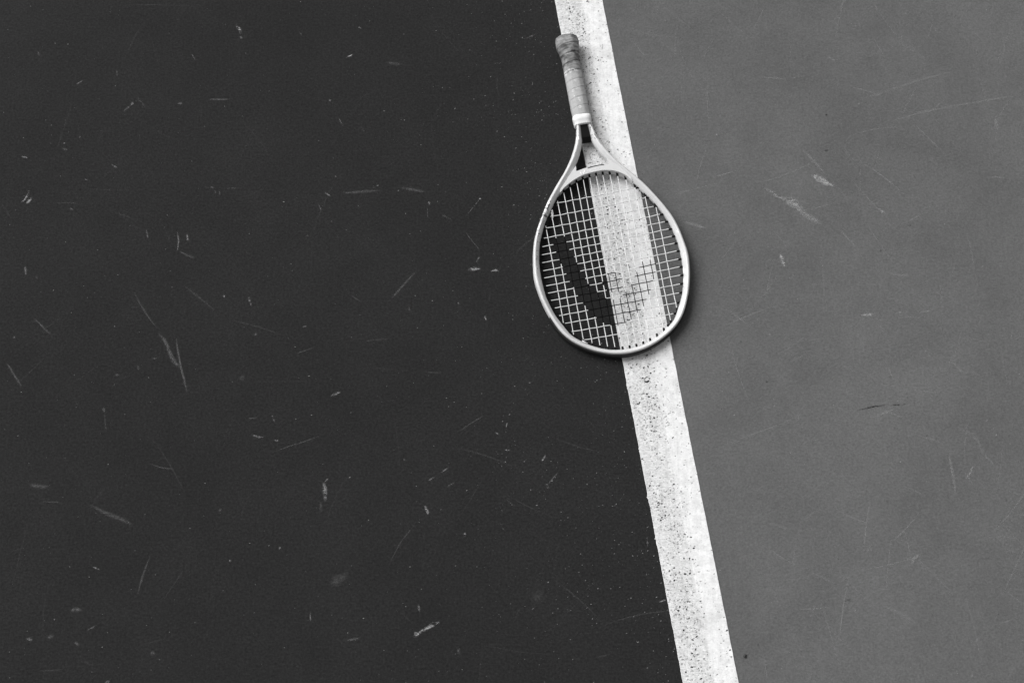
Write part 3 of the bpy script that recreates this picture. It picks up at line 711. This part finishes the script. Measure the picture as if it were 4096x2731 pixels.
# throat bridge: moulded piece with two wings lapping the arms
br_in = [(0, 269.3), (12, 269.5), (24, 271.3), (36, 275), (47, 280.5), (57, 288), (64, 296.5), (66.5, 300.5)]
br_out = [(65.8, 297), (65.0, 291.5), (61.5, 285.5), (53, 275), (44, 264.5), (36, 256.5), (29.3, 250.0), (29.6, 255.0), (30.2, 260.2), (26.0, 260.2), (20, 259.3), (10, 258.4), (0, 258.3)]
def shear(a, b): return (a, b+2.0*min(1.0, max(0.0, (302-b)/20))-0.08*a*min(1.0, max(0.0, (304-b)/30)))
ring_r = [tuple(p) for p in spline(br_in, 5)]+[tuple(p) for p in spline(br_out[:7], 4)][0:]+[tuple(p) for p in spline(br_out[7:], 4)]
ring = [shear(*q) for q in ring_r+[(-a, b) for a, b in ring_r[-2:0:-1]]]
bm = bmesh.new()
BZ = 9.6
topv = [bm.verts.new(L3(a, b, BZ*(1-0.16*min(1, max(0, (b-266)/36)))) ) for a, b in ring]
botv = [bm.verts.new(L3(a, b, -BZ*(1-0.16*min(1, max(0, (b-266)/36)))) ) for a, b in ring]
ft = bm.faces.new(topv); fb = bm.faces.new(botv[::-1])
for i in range(len(ring)):
    j = (i+1) % len(ring)
    bm.faces.new((topv[i], botv[i], botv[j], topv[j]))
edges = [e for e in bm.edges if (e.verts[0] in topv and e.verts[1] in topv) or (e.verts[0] in botv and e.verts[1] in botv)]
bmesh.ops.bevel(bm, geom=edges, offset=0.0016, segments=3, affect='EDGES', profile=0.6, clamp_overlap=True)
bridge = bm_obj('throat_bridge', bm, M_BRIDGE, racket)
m_ = bridge.modifiers.new('wn', 'WEIGHTED_NORMAL')
# printed wordmark on the bridge: a bold W and small faint strokes, raised ink
def ribbon(name, lines, w, z, mat, parent, zf=None):
    bm = bmesh.new()
    for ln in lines:
        P = [Vector(p) for p in ln]
        L, R = [], []
        for i, p in enumerate(P):
            a, b = P[max(0, i-1)], P[min(len(P)-1, i+1)]
            d = (b-a).normalized(); n = Vector((-d.y, d.x))*w/2
            L.append(bm.verts.new(L3(p.x+n.x, p.y+n.y, z if zf is None else zf(p))))
            R.append(bm.verts.new(L3(p.x-n.x, p.y-n.y, z if zf is None else zf(p))))
        for i in range(len(P)-1):
            bm.faces.new((L[i], R[i], R[i+1], L[i+1]))
    return bm_obj(name, bm, mat, parent, smooth=False)
def bt(pts): return px_poly((2300, 640), 180/2352, pts, 0.026)
ribbon('wordmark', [bt([(270,610),(330,740),(380,600),(430,720),(500,520)])], 2.0, BZ+0.12, M_PRINT_W, bridge)
ribbon('wordmark', [bt([(655,520),(675,580)]), bt([(740,560),(790,540)]), bt([(810,470),(840,550)]), bt([(760,590),(840,560)]),
                    bt([(1010,470),(1060,400),(1090,470)]), bt([(1160,430),(1230,400),(1230,460),(1170,480)]), bt([(930,520),(985,560)])], 1.1, BZ+0.12, simple('faint_white_print', 0.70, 0.4), bridge)
# dark groove line along the outer side of the bridge
gl = [shear(*p) for p in spline([(-9, 258.2), (-2, 257.6), (6, 257.3), (14, 257.6), (21.5, 258.6)], 6)]
gv, gf = [], []
for a, b in gl:
    for dz, dv in ((8.6, 0.5), (8.6, -0.55), (-8.6, -0.55), (-8.6, 0.5)):
        gv.append(L3(a, b+dv*1.6+1.9, dz+(1.15 if dz > 0 else 0)))
for i in range(len(gl)-1):
    for k in range(4):
        gf.append((i*4+k, i*4+(k+1) % 4, (i+1)*4+(k+1) % 4, (i+1)*4+k))
gf.append((0, 1, 2, 3)); gf.append(tuple(range(len(gv)-4, len(gv)))[::-1])
mesh_obj('bridge_trim', gv, gf, M_BLACK, bridge, smooth=False)

# black wedge between the arms
bm = bmesh.new()
def prism(bm, sections):
    rings = []
    for pts in sections: rings.append([bm.verts.new(L3(*p)) for p in pts])
    n = len(rings[0])
    for a, b in zip(rings, rings[1:]):
        for k in range(n): bm.faces.new((a[k], a[(k+1) % n], b[(k+1) % n], b[k]))
    bm.faces.new(rings[0]); bm.faces.new(rings[-1][::-1])
prism(bm, [[(a, b+3.5, c) for a, b, c in q] for q in [[(-6.6,168,7.6),(5.4,168,7.6),(5.4,168,-8),(-6.6,168,-8)], [(-7.4,184,6.8),(6.2,184,6.8),(6.2,184,-8),(-7.4,184,-8)],
           [(-8.2,197.3,6.0),(7.4,197.3,6.0),(7.4,197.3,-8),(-8.2,197.3,-8)], [(-8.6,203.6,1.5),(8.0,203.6,1.5),(8.0,203.6,-7),(-8.6,203.6,-7)]]])
bm_obj('throat_wedge', bm, M_BLACK, racket, smooth=False)

# handle pieces: lofted super-ellipse sleeves
GU = -1.2
def sleeve(name, stations, mats, nang=64, expo=2.7, caps=(True, True), rfun=None, mfun=None, parent=racket, octo=0):
    v, f, mi = [], [], []
    for s, hw, ht in stations:
        for k in range(nang):
            th = 2*math.pi*k/nang
            c, sn = math.cos(th), math.sin(th)
            r = (abs(c)**expo+abs(sn)**expo)**(-1/expo) if not octo else (abs(c)**14+abs(sn)**14+(abs(c+sn)/octo)**14+(abs(c-sn)/octo)**14)**(-1/14)
            add = rfun(s, th) if rfun else 0.0
            v.append((GU+c*r*(hw+add), s+5.0, sn*r*(ht+add)))
    n = len(stations)
    for i in range(n-1):
        for k in range(nang):
            a, b, c_, d = i*nang+k, i*nang+(k+1) % nang, (i+1)*nang+(k+1) % nang, (i+1)*nang+k
            f.append((a, b, c_, d))
            m = 0
            if mfun:
                cx = sum(v[q][0] for q in (a, b, c_, d))/4; cy = sum(v[q][1] for q in (a, b, c_, d))/4; cz = sum(v[q][2] for q in (a, b, c_, d))/4
                if cz > 0: m = mfun(cx, cy)
            mi.append(m)
    if caps[0]: f.append(tuple(range(nang))); mi.append(0)
    if caps[1]: f.append(tuple(range((n-1)*nang, n*nang))[::-1]); mi.append(0)
    o = mesh_obj(name, [L3(*p) for p in v], f, mats, parent, True, mi)
    b2 = bmesh.new(); b2.from_mesh(o.data); bmesh.ops.recalc_face_normals(b2, faces=b2.faces); b2.to_mesh(o.data); b2.free()
    return o

gw = [(-9,18.3),(-8,19.8),(-6,20.7),(-3,21.3),(2,21.6),(7,21.5),(14,20.2),(21,18.6),(30,17.2),(37,16.6),(45,16.4),(60,16.3),(72,16.5),(95,16.7),(115,16.8),(140,16.8),(156,16.5)]
def gwid(s):
    for (a, wa), (b, wb) in zip(gw, gw[1:]):
        if a <= s <= b:
            t = (s-a)/(b-a); return wa+(wb-wa)*t
    return gw[-1][1]
PITCH = 18.0
def wrap_r(s, th):
    ph = ((s+PITCH*(-(th-math.pi/2))/(2*math.pi)*0.999-9.5) / PITCH) % 1.0
    k = 1.0 if s < 68 else 0.55
    base = 0.75*ph*k                               # overlap: each turn climbs, then drops to the next one
    drop = -0.5*math.exp(-((ph)/0.05)**2)-0.3*math.exp(-((1-ph)/0.03)**2)
    crease = 0.18*noise.noise(Vector((s*0.35, th*1.3, 0)))+(0.22*noise.noise(Vector((s*0.9, th*0.8, 3))) if s < 62 else 0)
    return base-0.4*k+drop*k+crease
gp = []
def g1(pts, off, s, z=0.033): return px_poly(off, s, pts, z)
OG, SG = (2200, 120), 240/2091
OG2, SG2 = (2230, 280), 200/2091
def stroke(a, b, w):
    a, b = Vector(a), Vector(b); d = (b-a).normalized(); n = Vector((-d.y, d.x))*w/2
    return [tuple(a+n), tuple(b+n), tuple(b-n), tuple(a-n)]
for a, b in (((480,1425),(560,1380)),((560,1380),(690,1352)),((690,1350),(698,1470)),((738,1460),(738,1345)),((738,1347),(850,1345)),((850,1345),(850,1392)),((850,1390),(1010,1398)),((698,1468),(738,1458))):
    gp.append((g1(stroke(a, b, 15), OG, SG), 1))
for a, b in (((490,1450),(590,1408)),((500,1490),(600,1445)),((505,1520),(600,1470)),((510,1545),(600,1500))):
    gp.append((g1(stroke(a, b, 18), OG, SG), 1))
def flower(cx, cy, r, mi=2):
    for k in range(6):
        a = 2*math.pi*k/6
        gp.append((g1(disc(cx+r*math.cos(a), cy+r*math.sin(a), r*0.5, r*0.5, 8), OG2, SG2), mi))
flower(800, 720, 38); flower(940, 1505, 48, 1); flower(740, 410, 34); flower(660, 840, 36)
for dx, dy in ((860,1135),(900,1150),(880,1210),(930,1220),(940,1260),(700,1060)): gp.append((g1(disc(dx, dy, 34, 20, 8), OG2, SG2), 1))
gbox = [(min(p[0] for p in q), max(p[0] for p in q), min(p[1] for p in q), max(p[1] for p in q)) for q, _ in gp]
def gm(x, y):
    m = 0
    for (poly, mi), bx in zip(gp, gbox):
        if bx[0] <= x <= bx[1] and bx[2] <= y <= bx[3] and inside((x, y), poly): m = mi
    return m
st = [(-9+i*0.55, gwid(-9+i*0.55), gwid(-9+i*0.55)*0.84) for i in range(int(164/0.55))]
grip = sleeve('grip', st, [M_GRIP, M_GRIP_PRINT, M_GRIP_SOFT], 120, 3.4, (True, True), wrap_r, gm, racket, 1.42)
sleeve('butt_cap', [(-11.2,12,9), (-11.0,15,12), (-10.2,16.8,13.8), (-8.6,17.4,14.4), (-8.0,17.2,14.2)], M_CAPM, 48, 2.5)
sleeve('collar', [(153.0,15.0,12.6), (153.1,16.6,13.9), (153.8,16.9,14.2), (163,16.7,13.9), (163.2,16.5,13.7), (169.6,16.0,13.0), (170.6,15.7,12.6), (171.2,14.9,11.6)], M_COLLAR, 56, 3.2)

# ------------------------------------------------------------------ strings
ink_main = [loc_uv(CZ4(p)) for p in [(430,-160),(570,-175),(600,-60),(640,20),(705,130),(750,215),(770,275),(860,430),(960,535),(1010,570),(1095,638),(1195,655),(1260,690),(1302,640),(1375,560),(1452,455),(1515,310),(1560,222),(1590,150),(1695,130),(1775,172),(1770,290),(1748,400),(1715,515),(1683,600),(1660,645),(1612,760),(1530,838),(1450,920),(1362,975),(1275,1005),(1150,995),(1060,955),(975,895),(870,800),(805,695),(730,600),(690,505),(622,405),(580,312),(525,215),(490,120),(440,20),(405,-80)]]
ink_isle = [loc_uv(CZ4(p)) for p in [(1125,310),(1225,292),(1330,368),(1338,490),(1285,560),(1185,560),(1110,527),(1062,430)]]
def inked(u, v): return inside((u, v), ink_main) or inside((u, v), ink_isle)

MU = [-101.3, -87.2, -72.3, -58.6, -45.6, -32.5, -20.0, -7.4, 5.0, 17.3, 30.0, 42.9, 56.3, 70.2, 85.0, 100.0]
LV = [317.5, 340.8, 360.6, 378.5, 393.7, 408.4, 423.0, 437.9, 451.4, 466.3, 480.1, 494.3, 509.1, 524.0, 539.6, 556.4, 574.7]
RV = [308.2, 330.1, 349.6, 366.6, 382, 397, 411.6, 425.4, 440.3, 455.6, 470.1, 485.3, 501.1, 516.8, 533.9, 552, 570.8]
# inner outline of the hoop (bridge at the top)
hoop = [tuple(p) for p in spline(br_in, 8)][::-1]
hoop = [(a, b) for a, b in hoop]
inn_half = [(p.x, p.y) for p in spline(inner_r[12:], 8)]
hr = hoop[::-1]+[q for q in inn_half if q[1] > 301]
HOOP = [shear(*q) if q[1] < 303 else q for q in hr+[(-a, b) for a, b in hr[-2:0:-1]]]
def hits(p, d):
    """parameters where the line p + t d crosses the hoop"""
    out = []
    for (x1, y1), (x2, y2) in zip(HOOP, HOOP[1:]+HOOP[:1]):
        ex, ey = x2-x1, y2-y1
        den = d[0]*ey-d[1]*ex
        if abs(den) < 1e-9: continue
        t = ((x1-p[0])*ey-(y1-p[1])*ex)/den
        s = ((x1-p[0])*d[1]-(y1-p[1])*d[0])/den
        if 0 <= s < 1: out.append(t)
    return min(out), max(out)
SZ = 0.6          # string plane relative to the frame mid plane
def tube(name, pts, r, parent, ns=7, ink=True):
    v, f, mi = [], [], []
    P = [Vector(p) for p in pts]
    for i, p in enumerate(P):
        a, b = P[max(0, i-1)], P[min(len(P)-1, i+1)]
        d = (b-a).normalized()
        side = Vector((0, 0, 1)).cross(d).normalized(); up = d.cross(side)
        for k in range(ns):
            th = 2*math.pi*k/ns
            w = p+side*math.cos(th)*r+up*math.sin(th)*r
            v.append(L3(w.x, w.y, w.z))
    for i in range(len(P)-1):
        c = (P[i]+P[i+1])/2
        m = 1 if (ink and inked(c.x, c.y)) else 0
        for k in range(ns):
            f.append((i*ns+k, i*ns+(k+1) % ns, (i+1)*ns+(k+1) % ns, (i+1)*ns+k)); mi.append(m)
    f.append(tuple(range(ns))[::-1]); mi.append(0)
    f.append(tuple(range((len(P)-1)*ns, len(P)*ns))); mi.append(0)
    return mesh_obj(name, v, f, [M_STRING, M_INK], parent, True, mi)

def cross_v(k, u):
    """cross strings drift a little: lower on the left, higher on the right, faintly bowed"""
    t = (u+115)/230.0
    return LV[k]+(RV[k]-LV[k])*t+1.0*math.sin(math.pi*t)*(1 if k < 12 else 0.4)
grom_pts = []
for i, u in enumerate(MU):
    t0, t1 = hits((u, 440), (0, 1))
    v0, v1 = 440+t0, 440+t1
    grom_pts += [((u, v0), (0, 1)), ((u, v1), (0, -1))]
    n = int((v1-v0+8)/1.4)
    pts = []
    for q in range(n+1):
        v = v0-4+(v1-v0+8)*q/n
        z = SZ
        dmin, kk = min((abs(v-cross_v(k, u)), k) for k in range(17))
        z += (0.72 if (i+kk) % 2 else -0.72)*math.exp(-(dmin/5.0)**2)
        pts.append((u+0.35*math.sin(v*0.03+i), v, z))
    tube('main_string', pts, 0.76, racket)
for k in range(17):
    d = Vector((230.0, RV[k]-LV[k])).normalized()
    p = (0.0, cross_v(k, 0.0))
    t0, t1 = hits(p, d)
    a, b = p[0]+d.x*t0, p[0]+d.x*t1
    grom_pts += [((a, p[1]+d.y*t0), tuple(d)), ((b, p[1]+d.y*t1), tuple(-d))]
    n = int((b-a+8)/1.4)
    pts = []
    for q in range(n+1):
        u = a-4+(b-a+8)*q/n
        dmin, ii = min((abs(u-MU[i]), i) for i in range(16))
        z = SZ+(-0.72 if (ii+k) % 2 else 0.72)*math.exp(-(dmin/5.0)**2)
        pts.append((u, cross_v(k, u), z))
    tube('cross_string', pts, 0.76, racket)

# grommets: a black peg where every string enters the frame
gme = None
for (p, d) in grom_pts:
    if gme is None:
        bm = bmesh.new()
        rings = []
        for y, r in ((-4.5, 1.95), (4.6, 1.95), (5.3, 1.8), (5.8, 1.2)):
            rings.append([bm.verts.new(Vector((math.cos(2*math.pi*k/8)*r, y, math.sin(2*math.pi*k/8)*r))*0.001) for k in range(8)])
        for ra, rb in zip(rings, rings[1:]):
            for k in range(8): bm.faces.new((ra[k], ra[(k+1) % 8], rb[(k+1) % 8], rb[k]))
        bm.faces.new(rings[0]); bm.faces.new(rings[-1][::-1])
        o = bm_obj('grommet', bm, M_BLACK, racket, smooth=False)
        gme = o.data
    else:
        o = bpy.data.objects.new('grommet', gme); COL.objects.link(o); o.parent = racket
    o.location = L3(p[0], p[1], SZ)
    dl = Vector((-d[0], d[1], 0)).normalized()
    o.rotation_euler = (0, 0, math.atan2(-dl.x, dl.y))

# knots: tied ends on the second main at the top left and beside the tip
def knot(name, pts, r):
    return tube(name, [(*p, SZ+1.2+0.5*math.sin(i*1.7)) for i, p in enumerate(pts)], r, racket, 8, False)
ku = MU[1]+1.2
knot('string_knot', [(ku-2.0, 330.5), (ku+1.0, 329.0), (ku+1.4, 331.5), (ku-1.8, 333.2), (ku-1.4, 335.2), (ku+1.3, 334.6), (ku+0.2, 337.0), (ku-0.2, 343.0)], 1.15)
e1, e2 = loc_uv(CZ4((795, 1205))), loc_uv(CZ4((868, 1240)))
knot('string_knot', [e1, ((e1[0]+e2[0])/2, (e1[1]+e2[1])/2+0.5), e2], 1.0)
